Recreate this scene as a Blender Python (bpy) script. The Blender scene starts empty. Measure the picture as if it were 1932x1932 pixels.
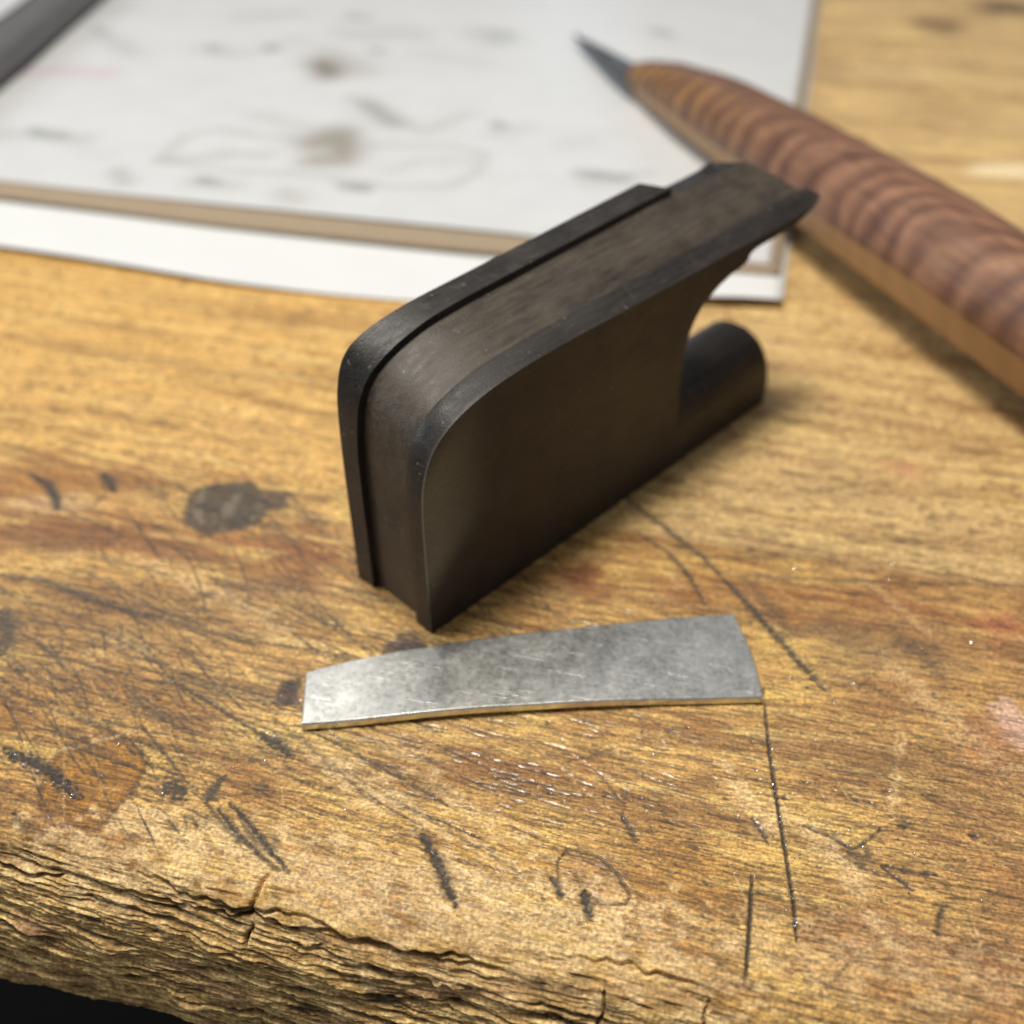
import bpy, bmesh, math, random
import numpy as np
from mathutils import Vector, Matrix

# ------------------------------------------------------------------ scene, camera, light
scn = bpy.context.scene
COL = scn.collection
F_PX, PITCH, YAW, DIST = 1900.0, math.radians(40.4), math.radians(13.0), 0.150
R_ = np.array([math.cos(YAW), math.sin(YAW), 0.0])
FH = np.array([-math.sin(YAW), math.cos(YAW), 0.0])
FW = FH*math.cos(PITCH) + np.array([0, 0, -math.sin(PITCH)])
UP = np.cross(R_, FW)
CAM = -FW*DIST

cam_d = bpy.data.cameras.new('camera')
cam = bpy.data.objects.new('camera', cam_d)
COL.objects.link(cam)
cam.matrix_world = Matrix(((R_[0], UP[0], -FW[0], CAM[0]), (R_[1], UP[1], -FW[1], CAM[1]),
                           (R_[2], UP[2], -FW[2], CAM[2]), (0, 0, 0, 1)))
cam_d.sensor_width = 36.0
cam_d.lens = 36.0*F_PX/1932.0
cam_d.clip_start = 0.005
cam_d.clip_end = 50.0
cam_d.dof.use_dof = True
cam_d.dof.focus_distance = 0.1080
cam_d.dof.aperture_fstop = 14.5
scn.camera = cam

world = bpy.data.worlds.new('World')
scn.world = world
world.use_nodes = True
bg = world.node_tree.nodes['Background']
bg.inputs['Color'].default_value = (0.95, 0.97, 1.0, 1)
bg.inputs['Strength'].default_value = 0.22

def area(name, loc, target, size, power, color):
    d = bpy.data.lights.new(name, 'AREA')
    d.shape = 'RECTANGLE'; d.size, d.size_y = size
    d.energy = power; d.color = color
    o = bpy.data.objects.new(name, d)
    COL.objects.link(o)
    o.location = loc
    v = Vector(target) - Vector(loc)
    o.rotation_euler = v.to_track_quat('-Z', 'Y').to_euler()
    return o
area('ceiling_lamp', (-0.09, 0.05, 0.72), (0, 0.02, 0), (0.22, 0.14), 5.4, (1.0, 0.94, 0.84))
area('far_window', (-0.215, 1.26, 0.255), (-0.04, 0.26, 0), (0.08, 0.06), 0.14, (0.62, 0.78, 1.0))
area('back_fill', (-0.66, 0.62, 0.95), (-0.02, 0, 0), (0.7, 0.6), 0.75, (1.0, 0.97, 0.92))  # unseen fill light, added to brighten the left end of the silver strip
area('window_light', (-0.75, -0.10, 0.42), (0, 0.0, 0.02), (0.35, 0.30), 2.6, (0.86, 0.93, 1.0))

scn.view_settings.view_transform = 'Standard'
scn.view_settings.look = 'None'
scn.view_settings.exposure = 0.08
scn.view_settings.gamma = 1.0

# ------------------------------------------------------------------ helpers
def on_table(x, y, z=0.0):
    """pixel of the photograph (1932 wide) -> mm on the level z (mm)"""
    d = R_*(x-966)/F_PX - UP*(y-966)/F_PX + FW
    k = (z/1000.0 - CAM[2])/d[2]
    return (CAM + k*d)*1000.0

def link(name, me, parent=None, mat=None, smooth=False, angle=None):
    o = bpy.data.objects.new(name, me)
    COL.objects.link(o)
    if parent: o.parent = parent
    if mat: me.materials.append(mat)
    if smooth:
        me.polygons.foreach_set('use_smooth', [True]*len(me.polygons))
        if angle: me.set_sharp_from_angle(angle=math.radians(angle))
    return o
def mesh(name, verts, faces):
    me = bpy.data.meshes.new(name)
    me.from_pydata([tuple(v) for v in verts], [], faces)
    me.update()
    return me
def tag(o, label=None, cat=None, group=None, kind=None):
    if label: o['label'] = label
    if cat: o['category'] = cat
    if group: o['group'] = group
    if kind: o['kind'] = kind
    return o
def empty(name, loc=(0, 0, 0), rz=0.0):
    o = bpy.data.objects.new(name, None)
    o.empty_display_size = 0.01
    COL.objects.link(o)
    o.location = loc; o.rotation_euler = (0, 0, rz)
    return o

def grid_mesh(name, P):
    """P: rows x cols x 3 array (m)"""
    nr, nc = P.shape[:2]
    me = bpy.data.meshes.new(name)
    me.vertices.add(nr*nc)
    me.vertices.foreach_set('co', P.reshape(-1).astype(np.float32))
    i = np.arange(nr*nc, dtype=np.int32).reshape(nr, nc)
    q = np.stack([i[:-1, :-1], i[:-1, 1:], i[1:, 1:], i[1:, :-1]], -1).reshape(-1)
    nf = (nr-1)*(nc-1)
    me.loops.add(nf*4)
    me.loops.foreach_set('vertex_index', q)
    me.polygons.add(nf)
    me.polygons.foreach_set('loop_start', np.arange(0, nf*4, 4, dtype=np.int32))
    me.polygons.foreach_set('use_smooth', np.ones(nf, dtype=bool))
    me.update(calc_edges=True)
    me.validate()
    return me
def set_attr(me, name, arr):
    if arr.ndim == 2:
        a = me.attributes.new(name, 'FLOAT_VECTOR', 'POINT')
        a.data.foreach_set('vector', arr.reshape(-1).astype(np.float32))
    else:
        a = me.attributes.new(name, 'FLOAT', 'POINT')
        a.data.foreach_set('value', arr.astype(np.float32))

# numpy gradient noise
_rng = np.random.default_rng(7)
_perm = _rng.permutation(256).astype(np.int32)
_perm = np.concatenate([_perm, _perm])
_ga = _rng.uniform(0, 2*np.pi, 256).astype(np.float32)
_gx, _gy = np.cos(_ga), np.sin(_ga)
def perlin(x, y, seed=0):
    x = np.asarray(x, np.float32)+seed*17.31+1000.0; y = np.asarray(y, np.float32)+seed*9.77+1000.0
    xi = np.floor(x).astype(np.int32); yi = np.floor(y).astype(np.int32)
    xf = x-xi; yf = y-yi
    u = xf*xf*xf*(xf*(xf*6-15)+10); v = yf*yf*yf*(yf*(yf*6-15)+10)
    xa, xb, ya, yb = xi & 255, (xi+1) & 255, yi & 255, (yi+1) & 255
    def g(a, b, dx, dy):
        h = _perm[_perm[a]+b]
        return _gx[h]*dx+_gy[h]*dy
    n00 = g(xa, ya, xf, yf); n10 = g(xb, ya, xf-1, yf)
    n01 = g(xa, yb, xf, yf-1); n11 = g(xb, yb, xf-1, yf-1)
    a = n00+u*(n10-n00); b = n01+u*(n11-n01)
    return (a+v*(b-a))*1.5
def fbm(x, y, o=4, seed=0, gain=0.5):
    s = 0.0; a = 1.0; t = 0.0
    for k in range(o):
        s = s+a*perlin(x*2.0**k, y*2.0**k, seed+k*3); t += a; a *= gain
    return s/t
def sst(a, b, x):
    t = np.clip((x-a)/(b-a), 0, 1)
    return t*t*(3-2*t)
def mixc(c, d, m):
    return c+(np.asarray(d, np.float32)-c)*m[..., None]

# ------------------------------------------------------------------ node helpers
def material(name):
    m = bpy.data.materials.new(name)
    m.use_nodes = True
    nt = m.node_tree
    b = nt.nodes['Principled BSDF']
    return m, nt, b
def nd(nt, typ, **kw):
    n = nt.nodes.new(typ)
    for k, v in kw.items():
        if k in n.inputs: n.inputs[k].default_value = v
        else: setattr(n, k, v)
    return n
def coord(nt, scale=(1, 1, 1), rot=(0, 0, 0)):
    t = nt.nodes.new('ShaderNodeTexCoord')
    mp = nt.nodes.new('ShaderNodeMapping')
    mp.inputs['Scale'].default_value = scale
    mp.inputs['Rotation'].default_value = rot
    nt.links.new(t.outputs['Object'], mp.inputs['Vector'])
    return mp.outputs['Vector']
def noise(nt, vec, scale, detail=4, rough=0.55, dist=0.0):
    n = nt.nodes.new('ShaderNodeTexNoise')
    n.inputs['Scale'].default_value = scale
    n.inputs['Detail'].default_value = detail
    n.inputs['Roughness'].default_value = rough
    n.inputs['Distortion'].default_value = dist
    nt.links.new(vec, n.inputs['Vector'])
    return n.outputs['Fac']
def ramp(nt, fac, stops):
    r = nt.nodes.new('ShaderNodeValToRGB')
    e = r.color_ramp.elements
    while len(e) < len(stops): e.new(0.5)
    for el, (p, c) in zip(e, stops):
        el.position = p
        el.color = (c, c, c, 1) if isinstance(c, (int, float)) else (*c, 1)
    nt.links.new(fac, r.inputs['Fac'])
    return r.outputs['Color']
def mixn(nt, fac, a, b, mode='MIX'):
    m = nt.nodes.new('ShaderNodeMix')
    m.data_type = 'RGBA'; m.blend_type = mode
    for s, v in (('Factor', fac), ('A', a), ('B', b)):
        i = [q for q in m.inputs if q.name == s and (q.type == ('VALUE' if s == 'Factor' else 'RGBA'))][0]
        if hasattr(v, 'is_output'): nt.links.new(v, i)
        elif isinstance(v, (int, float)): i.default_value = v if s == 'Factor' else (v, v, v, 1)
        else: i.default_value = (*v, 1)
    return [q for q in m.outputs if q.type == 'RGBA'][0]
def mth(nt, op, a, b=0.0, clamp=False):
    m = nt.nodes.new('ShaderNodeMath'); m.operation = op; m.use_clamp = clamp
    for i, v in enumerate((a, b)):
        if hasattr(v, 'is_output'): nt.links.new(v, m.inputs[i])
        else: m.inputs[i].default_value = v
    return m.outputs[0]
def bump(nt, b, h, dist, strength=1.0, normal=None):
    n = nt.nodes.new('ShaderNodeBump')
    n.inputs['Strength'].default_value = strength
    n.inputs['Distance'].default_value = dist
    nt.links.new(h, n.inputs['Height'])
    if normal is not None: nt.links.new(normal, n.inputs['Normal'])
    if b is not None: nt.links.new(n.outputs['Normal'], b.inputs['Normal'])
    return n.outputs['Normal']

# ------------------------------------------------------------------ floor far below the bench
fm, nt, b = material('dark_floor')
b.inputs['Roughness'].default_value = 0.95
nt.links.new(mixn(nt, noise(nt, coord(nt), 6.0), (0.004, 0.004, 0.005), (0.012, 0.011, 0.010)), b.inputs['Base Color'])
fl = link('floor', mesh('floor', [(-3, -3, -0.86), (3, -3, -0.86), (3, 3, -0.86), (-3, 3, -0.86)], [(0, 1, 2, 3)]), None, fm)
tag(fl, 'dark floor in shadow below the front edge of the workbench', None, None, 'structure')

# ------------------------------------------------------------------ worn wooden workbench
# mark canvases over the worked area, 0.1 mm per cell
RES = 0.1
U0, U1, V0, V1 = -130.0, 120.0, -84.0, 90.0
NU, NV = int((U1-U0)/RES), int((V1-V0)/RES)
cv_dark = np.zeros((NV, NU), np.float32)      # dark dirt / scratches
cv_pore = np.zeros((NV, NU), np.float32)      # fine brown pores along the grain
cv_pale = np.zeros((NV, NU), np.float32)      # pale abrasion
cv_cut = np.zeros((NV, NU), np.float32)       # depth
def stroke(cv, pts, w, a, taper=True, rough=0.0, rg=None):
    pts = np.asarray(pts, float)
    n = len(pts)-1
    for k in range(n):
        (ax, ay), (bx, by) = pts[k], pts[k+1]
        pad = w*3+0.2
        i0 = max(0, int((min(ax, bx)-pad-U0)/RES)); i1 = min(NU, int((max(ax, bx)+pad-U0)/RES)+1)
        j0 = max(0, int((min(ay, by)-pad-V0)/RES)); j1 = min(NV, int((max(ay, by)+pad-V0)/RES)+1)
        if i1 <= i0 or j1 <= j0: continue
        X = U0+(np.arange(i0, i1)+0.5)*RES; Y = (V0+(np.arange(j0, j1)+0.5)*RES)[:, None]
        dx, dy = bx-ax, by-ay
        L2 = dx*dx+dy*dy+1e-9
        t = np.clip(((X-ax)*dx+(Y-ay)*dy)/L2, 0, 1)
        d = np.hypot(X-ax-t*dx, Y-ay-t*dy)
        tt = (k+t)/n
        ww = w*(0.35+0.65*np.sin(np.pi*np.clip(tt, 0.0, 1.0))**0.6) if taper else w
        if rough and rg is not None: d = d+rough*w*rg[j0:j1, i0:i1]
        m = a*np.exp(-(d/(ww*0.6+1e-6))**2)
        cv[j0:j1, i0:i1] = np.maximum(cv[j0:j1, i0:i1], m)
gx = U0+(np.arange(NU)+0.5)*RES; gy = V0+(np.arange(NV)+0.5)*RES
GX, GY = np.meshgrid(gx.astype(np.float32), gy.astype(np.float32))
nz = fbm(GX/0.7, GY/0.5, 2, 50)
nz2 = fbm(GX/3.0, GY/1.6, 3, 60)
def px(*pts): return [on_table(*p)[:2] for p in pts]
def dark(pts, w, a=1.0, cut=0.6, r=1.2):
    p = px(*pts)
    stroke(cv_dark, p, w*1.05, a*1.1, True, r*0.5, nz)
    if cut: stroke(cv_cut, p, w*0.9, cut, True, r*0.4, nz)
def pale(pts, w, a=1.0):
    stroke(cv_pale, px(*pts), w, a, True, 1.6, nz2)

rs0 = np.random.RandomState(21)
# long cracks and gouges seen in the photograph
dark([(1440, 1300), (1452, 1420), (1466, 1510), (1481, 1600), (1497, 1700), (1504, 1775)], 0.34, 1.0, 1.0, 0.5)
dark([(1419, 1650), (1416, 1720), (1412, 1800), (1409, 1850)], 0.36, 1.0, 1.0, 0.5)
dark([(1180, 940), (1262, 1000), (1318, 1043), (1350, 1075)], 0.75, 0.75, 0.3)
dark([(1350, 1075), (1402, 1130), (1440, 1172), (1478, 1215), (1520, 1262), (1556, 1302)], 0.9, 0.8, 0.3, 1.6)
dark([(1405, 1090), (1440, 1130), (1490, 1190)], 1.5, 0.35, 0.0, 2.0)
dark([(1205, 1005), (1262, 1042), (1300, 1085), (1330, 1140)], 0.6, 0.75, 0.4)
dark([(58, 893), (92, 915), (105, 940), (109, 962)], 1.3, 0.9, 0.4, 0.6)
dark([(192, 893), (205, 905), (216, 928)], 1.4, 0.85, 0.4, 0.6)
dark([(170, 965), (200, 925)], 0.5, 0.5, 0.1)
dark([(240, 890), (310, 930)], 0.35, 0.5, 0.1)
dark([(797, 1575), (815, 1605), (835, 1645), (858, 1702)], 1.05, 0.9, 0.6, 0.9)
dark([(412, 1525), (440, 1560), (480, 1600), (525, 1635)], 0.55, 0.8, 0.5)
dark([(432, 1512), (470, 1552), (500, 1590), (545, 1640)], 0.6, 0.85, 0.5)
dark([(455, 1548), (478, 1580), (520, 1600)], 0.8, 0.6, 0.3)
dark([(374, 1500), (394, 1520), (420, 1550), (452, 1590)], 0.4, 0.6, 0.3)
dark([(388, 1515), (402, 1490), (423, 1462)], 1.1, 0.75, 0.2, 1.5)
dark([(346, 1536), (352, 1556)], 0.3, 0.7, 0.3)
dark([(362, 1540), (372, 1558)], 0.3, 0.7, 0.3)
dark([(275, 1440), (330, 1458), (385, 1500)], 0.35, 0.65, 0.3)
dark([(310, 1475), (335, 1492), (345, 1502)], 2.0, 0.8, 0.3, 1.3)
dark([(480, 1478), (505, 1490)], 1.0, 0.6, 0.2, 1.4)
dark([(0, 1413), (55, 1432), (95, 1455), (150, 1502)], 1.3, 1.0, 0.8, 1.5)
dark([(20, 1528), (45, 1555), (68, 1580)], 0.9, 0.9, 0.6, 1.4)
dark([(492, 1385), (520, 1400), (548, 1425)], 1.5, 0.85, 0.5, 1.3)
dark([(270, 1282), (340, 1290), (420, 1340), (505, 1393)], 0.55, 0.75, 0.4)
dark([(500, 1800), (640, 1840)], 0.4, 0.8, 0.5)
dark([(0, 1085), (90, 1098), (200, 1140), (300, 1172)], 1.0, 0.65, 0.2)
dark([(160, 1130), (300, 1165), (390, 1190), (480, 1215)], 0.8, 0.5, 0.2)
dark([(40, 1190), (100, 1235), (122, 1260)], 0.5, 0.6, 0.3)
dark([(0, 1150), (15, 1190), (8, 1230)], 3.0, 0.75, 0.2, 1.2)
dark([(60, 1170), (190, 1190), (300, 1250), (420, 1300), (500, 1340)], 0.35, 0.6, 0.3)
dark([(0, 1225), (120, 1242), (260, 1280)], 0.3, 0.6, 0.2)
dark([(70, 1370), (150, 1395), (230, 1425)], 0.35, 0.7, 0.3)
dark([(130, 1405), (260, 1450), (300, 1470)], 0.35, 0.7, 0.3)
dark([(240, 1310), (300, 1350), (325, 1362)], 0.9, 0.6, 0.2)
dark([(265, 1365), (300, 1410), (350, 1470)], 0.35, 0.7, 0.3)
dark([(1518, 1558), (1570, 1580), (1608, 1602), (1632, 1590), (1665, 1562)], 0.45, 0.75, 0.4)
dark([(1602, 1600), (1620, 1618), (1632, 1628)], 2.2, 0.55, 0.2, 2.0)
dark([(1648, 1626), (1700, 1640), (1778, 1652)], 0.35, 0.85, 0.4)
dark([(1660, 1630), (1690, 1655), (1722, 1680)], 0.35, 0.8, 0.4)
dark([(1560, 1450), (1680, 1470), (1800, 1530), (1860, 1555)], 0.25, 0.55, 0.2)
dark([(1420, 1545), (1440, 1570), (1448, 1590)], 0.55, 0.7, 0.3)
dark([(1174, 1540), (1190, 1565), (1200, 1588)], 0.7, 0.75, 0.4)
dark([(1180, 1520), (1140, 1470), (1120, 1450)], 0.25, 0.5, 0.2)
dark([(1780, 1705), (1772, 1730), (1768, 1765)], 0.55, 0.7, 0.3)
dark([(1760, 1706), (1795, 1709)], 0.4, 0.7, 0.3)
dark([(1100, 1680), (1108, 1705), (1115, 1728)], 1.1, 0.85, 0.5)
dark([(1040, 1655), (1052, 1668), (1060, 1690)], 0.7, 0.8, 0.4)
dark([(1054, 1665), (1052, 1625), (1070, 1602), (1100, 1603), (1135, 1620), (1165, 1650), (1190, 1690), (1180, 1705), (1110, 1702)], 0.28, 0.65, 0.5, 0.6)
dark([(1700, 1555), (1712, 1558)], 1.1, 0.8, 0.3)
dark([(1830, 1576), (1845, 1578)], 0.9, 0.8, 0.3)
dark([(1476, 1503), (1484, 1505)], 0.8, 0.7, 0.2)
dark([(1350, 1085), (1500, 1091), (1700, 1098), (1932, 1106)], 0.4, 0.5, 0.2, 0.8)
dark([(1330, 1050), (1500, 1052)], 0.4, 0.35, 0.1)
dark([(1560, 1040), (1640, 1110), (1720, 1180), (1800, 1250)], 0.3, 0.3, 0.1)
dark([(1690, 1210), (1740, 1235), (1790, 1290)], 1.6, 0.4, 0.1, 2.0)
dark([(1640, 1290), (1700, 1330), (1780, 1350)], 1.3, 0.3, 0.1, 2.0)
dark([(1060, 1440), (1120, 1425), (1170, 1408)], 0.3, 0.5, 0.2)
dark([(560, 1195+90), (548, 1302)], 1.6, 0.6, 0.1, 1.3)
dark([(730, 1228), (765, 1218), (800, 1216)], 1.4, 0.7, 0.1, 1.5)

for k in range(55):
    x = rs0.uniform(-72, -8); y = rs0.uniform(-50, -4); a = math.radians(rs0.normal(-14, 9)); L = rs0.uniform(8, 26)
    c = rs0.normal(0, 0.05)
    p = [(x+math.cos(a)*t*L-math.sin(a)*c*L*t*t, y+math.sin(a)*t*L+math.cos(a)*c*L*t*t) for t in (0, .2, .4, .6, .8, 1)]
    stroke(cv_dark, p, rs0.uniform(0.14, 0.5), rs0.uniform(0.3, 0.8), True, 0.9, nz)
    stroke(cv_cut, p, 0.18, 0.3, True, 0.4, nz)
# pale worn tracks
pale([(170, 1240), (215, 1205), (260, 1230)], 2.2, 0.5)
pale([(60, 1090), (110, 1060), (150, 1035)], 1.4, 0.4)
pale([(250, 1050), (400, 1120), (520, 1180), (620, 1240)], 2.2, 0.55)
pale([(590, 1420), (680, 1480), (770, 1530), (860, 1570)], 2.8, 0.9)
pale([(700, 1380), (800, 1460), (920, 1560), (1000, 1600)], 2.0, 0.6)
pale([(1356, 1437), (1400, 1490), (1440, 1540), (1500, 1590)], 1.6, 0.9)
pale([(1440, 1500), (1520, 1560), (1590, 1620), (1650, 1740)], 2.4, 0.7)
pale([(1600, 1640), (1640, 1720), (1700, 1800), (1760, 1900)], 2.2, 0.6)
pale([(1660, 1240), (1740, 1310), (1860, 1410), (1932, 1450)], 2.6, 0.5)
pale([(1590, 1060), (1680, 1130), (1760, 1200)], 1.0, 0.45)
pale([(1700, 1380), (1692, 1450), (1680, 1540)], 0.8, 0.6)
pale([(1250, 1080), (1290, 1110)], 1.2, 0.5)
pale([(100, 1420), (250, 1380)], 0.6, 0.6)
pale([(200, 1540), (330, 1580), (600, 1640), (900, 1680), (1300, 1740)], 5.0, 0.85)
pale([(400, 1600), (700, 1690), (1000, 1750), (1400, 1850)], 6.0, 0.85)
pale([(1300, 1760), (1600, 1800), (1932, 1850)], 5.0, 0.5)
pale([(0, 1570), (200, 1610), (400, 1640)], 4.5, 0.9)

# random knife scratches, pores and little dents
rs = np.random.RandomState(3)
clus = [(rs.uniform(-65, 5), rs.uniform(-56, -4), rs.normal(-20, 13)) for q in range(26)]
for k in range(420):
    q = clus[rs.randint(26)]
    x = q[0]+rs.normal(0, 7); y = min(0, q[1]+rs.normal(0, 5))
    a = math.radians(q[2]+rs.normal(0, 7)); L = rs.uniform(2, 9)*(2.2 if rs.rand() < .25 else 1)
    c = rs.normal(0, 0.09)
    p = [(x+math.cos(a)*t*L - math.sin(a)*c*L*t*t, y+math.sin(a)*t*L+math.cos(a)*c*L*t*t) for t in (0, .25, .5, .75, 1)]
    stroke(cv_dark, p, rs.uniform(0.09, 0.26), rs.uniform(0.35, 0.95), True, 0.8, nz)
    stroke(cv_cut, p, 0.16, 0.25)
for k in range(260):
    x = rs.uniform(-70, 80); y = rs.uniform(-60, 30)
    a = math.radians(rs.normal(-35, 22)); L = rs.uniform(2, 14)
    p = [(x, y), (x+math.cos(a)*L, y+math.sin(a)*L)]
    stroke(cv_pale, p, rs.uniform(0.08, 0.2), rs.uniform(0.2, 0.6), True, 1.0, nz)
    stroke(cv_cut, p, 0.16, 0.2)
for k in range(60):
    x = rs.uniform(-60, 80); y = rs.uniform(-60, 10); a = rs.uniform(0, 6.28); L = rs.uniform(1, 5)
    p = [(x, y), (x+math.cos(a)*L, y+math.sin(a)*L)]
    stroke(cv_dark, p, rs.uniform(0.15, 0.3), rs.uniform(0.3, 0.6), True, 1.2, nz)
for k in range(20000):
    x = rs.uniform(-95, 100); y = -66+abs(rs.normal(0, 42))
    if y > 60: continue
    a = math.radians(rs.normal(-1.5, 2.5)+3*math.sin(x/18.0+y/30)); L = rs.uniform(0.8, 4.5)*(1.6 if rs.rand() < .15 else 1)
    stroke(cv_pore, [(x, y), (x+math.cos(a)*L, y+math.sin(a)*L)], rs.uniform(0.07, 0.17), rs.uniform(0.25, 1.0))
for k in range(1500):
    x = rs.uniform(-90, 95); y = -64+abs(rs.normal(0, 34))
    if y > 40: continue
    a = math.radians(rs.normal(-3, 5)+3*math.sin(x/18.0+y/30)); L = rs.uniform(1.0, 5.0)
    stroke(cv_pore, [(x, y), (x+.5*math.cos(a)*L, y+.5*math.sin(a)*L+rs.normal(0, .05)), (x+math.cos(a)*L, y+math.sin(a)*L)], rs.uniform(0.16, 0.32), rs.uniform(0.45, 1.0), True, 0.7, nz)
    stroke(cv_cut, [(x, y), (x+math.cos(a)*L, y+math.sin(a)*L)], 0.16, 0.22)
for k in range(1100):
    x = rs.uniform(-70, 85); y = rs.uniform(-62, 0); r = rs.uniform(0.08, 0.28)
    stroke(cv_dark, [(x, y), (x+r*1.5, y-r*.4)], r, rs.uniform(.3, .8), False, 0.8, nz)
    stroke(cv_cut, [(x, y), (x+r, y)], r, 0.4, False)

def sample(cv, u, v):
    fx = np.clip((u-U0)/RES-0.5, 0, NU-1.001); fy = np.clip((v-V0)/RES-0.5, 0, NV-1.001)
    i = fx.astype(np.int32); j = fy.astype(np.int32); a = fx-i; c = fy-j
    r = (cv[j, i]*(1-a)+cv[j, i+1]*a)*(1-c)+(cv[j+1, i]*(1-a)+cv[j+1, i+1]*a)*c
    inside = (u > U0) & (u < U1) & (v > V0) & (v < V1)
    return r*inside

# profile of the bench: underside -> worn front edge -> top -> back
edge = np.array([(-1.0, -31.5), (-40, -31.5), (-55, -31), (-64, -30.5), (-68.7, -27.5), (-70.4, -21.5), (-70.2, -15),
                 (-68.7, -9.5), (-67.0, -5.2), (-64.2, -2.2), (-60.5, -0.7), (-56.0, -0.1), (-52.0, 0.0)])
def smooth_path(p, step):
    # Catmull-Rom resample
    q = [p[0]*2-p[1], *p, p[-1]*2-p[-2]]; out = []
    for i in range(1, len(q)-2):
        a, b_, c, d = q[i-1], q[i], q[i+1], q[i+2]
        L = np.linalg.norm(c-b_); n = max(2, int(L/step(0.5*(b_+c))))
        for t in np.arange(n)/n:
            out.append(0.5*((2*b_)+(-a+c)*t+(2*a-5*b_+4*c-d)*t*t+(-a+3*b_-3*c+d)*t**3))
    return np.array(out)
ep = smooth_path(edge, lambda m: 0.125 if m[0] < -55 and m[1] > -30 else (0.5 if m[0] < -50 and m[1] < -1 else (3.0 if m[1] < -5 else 0.13)))
rows = [tuple(r) for r in ep]
v = -52.0; st = 0.14
SEAM = -0.6
while v < 900:
    rows.append((v, 0.0))
    st = 0.14 if v < -15 else min(st*1.0125, 12.0)
    v += st
rows = np.array(rows)
k_seam = int(np.argmin(np.abs(rows[:, 0]-SEAM)+1000*(np.arange(len(rows)) < len(ep))))
rows[k_seam, 0] = SEAM
nr = len(rows)
# normals and arc length of the profile
tan = np.gradient(rows, axis=0); tan /= np.linalg.norm(tan, axis=1)[:, None]+1e-9
nrm = np.stack([-tan[:, 1], tan[:, 0]], 1)
arc = np.concatenate([[0], np.cumsum(np.linalg.norm(np.diff(rows, axis=0), axis=1))])
arc -= arc[len(ep)]-0.0                               # 0 where the flat top begins (v = -52)
xi_core = np.linspace(-1, 1, 1080)
ext = np.array([1.06, 1.15, 1.3, 1.6, 2.0, 3.0, 4.5])
xi = np.concatenate([-ext[::-1], xi_core, ext])
vv = np.clip(rows[:, 0], -75, 400)
hw = np.interp(vv, [-75, -20, 60, 400], [60, 84, 128, 260])
cc = np.interp(vv, [-75, -20, 60, 400], [13, 0, -14, -72])
U = (cc[:, None]+hw[:, None]*np.clip(xi, -1, 1)[None, :]
     + np.sign(xi)[None, :]*np.clip(np.abs(xi)-1, 0, None)[None, :]*160.0).astype(np.float32)
V = np.repeat(rows[:, 0:1], len(xi), 1).astype(np.float32)
W = np.repeat(arc[:, None], len(xi), 1).astype(np.float32)
Z0 = np.repeat(rows[:, 1:2], len(xi), 1).astype(np.float32)
# how far the worn edge reaches in varies along the bench
wander = 2.2*perlin(U/34, U*0+0.3, 5)+1.5*perlin(U/9, U*0+7.1, 6)
# left of the picture the raw grain starts further in, on the right the top rolls over later
wstart = -6.0+wander+np.interp(U, [-60, -20, 20, 50, 90], [-3.5, -3.5, -4.5, -7.0, -8.5])
edge_m = sst(0.0, 1.0, (wstart-W)/4.5)
edge_d = sst(0.0, 1.0, (wstart-W)/8.0)                # 1 on the raw edge
top_m = 1-edge_m

warp = 1.6*fbm(U/40, V/30, 3, 11)
Vg = V+warp*2.2+0.03*U
Wg = W+1.3*fbm(U/30, W/14, 3, 12)+0.05*U
Wg = Wg+0.35*fbm(U/3.5, W/2.5, 3, 27)
lam = fbm(U/8.5, Wg/0.70, 4, 20)                       # laminated raw grain
lam2 = fbm(U/4, Wg/0.30, 3, 21)
ridge = 1-np.abs(fbm(U/22, Wg/2.6, 3, 22))*2.6
blocky = fbm(U/8, W/4.5, 3, 23)
big = fbm(U/26, W/13, 2, 24)
h = np.zeros_like(U)
lam3 = fbm(U/1.8, Wg/0.2, 2, 29)
h += edge_d*(0.44*lam+0.36*lam2+0.14*lam3+0.9*blocky*np.abs(blocky)*2.0+1.5*big+0.35*np.clip(ridge, -1, 1)-0.45)
crev = sst(0.22, 0.5, -(0.7*lam+0.55*blocky+0.25*lam2))
h -= edge_d*0.8*crev
# splits that run along the edge and chips that broke off
for (w0, u0, u1, dep, sl) in ((-13.5, -24, 14, 0.9, -0.03), (-17.0, -5, 40, 1.0, -0.05), (-15.5, -45, 10, 1.4, 0.02), (-20.0, -20, 60, 1.5, -0.03), (-11.5, 22, 34, .5, -.03)):
    wc = w0+sl*(U-u0)+0.9*perlin(U/6, U*0, 31+int(u0))+0.35*perlin(U/1.5, U*0, 33)
    env = sst(u0-4, u0+4, U)*(1-sst(u1-4, u1+4, U))
    s = np.exp(-((W-wc)/0.2)**2)*env*sst(-0.5, 0.5, fbm(U/4, U*0+w0, 2, 35)+0.25)
    h -= s*dep
    crev = np.maximum(crev, s)
    h += 0.45*env*sst(0, .3, W-wc)*np.exp(-np.clip(W-wc, 0, 99)/2.5)
for (u0, w0, w1, wd) in ((-13.0, -14.5, -10.5, .2), (-13.3, -18, -15.8, .22), (34, -17, -13, .15), (24, -19, -14, .15)):
    s = np.exp(-((U-u0-0.5*perlin(W/1.2, W*0, 41)-0.12*(W-w0))/wd)**2)*sst(w0-.6, w0+.6, W)*(1-sst(w1-.6, w1+.6, W))
    h -= 0.9*s; crev = np.maximum(crev, s)
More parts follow.
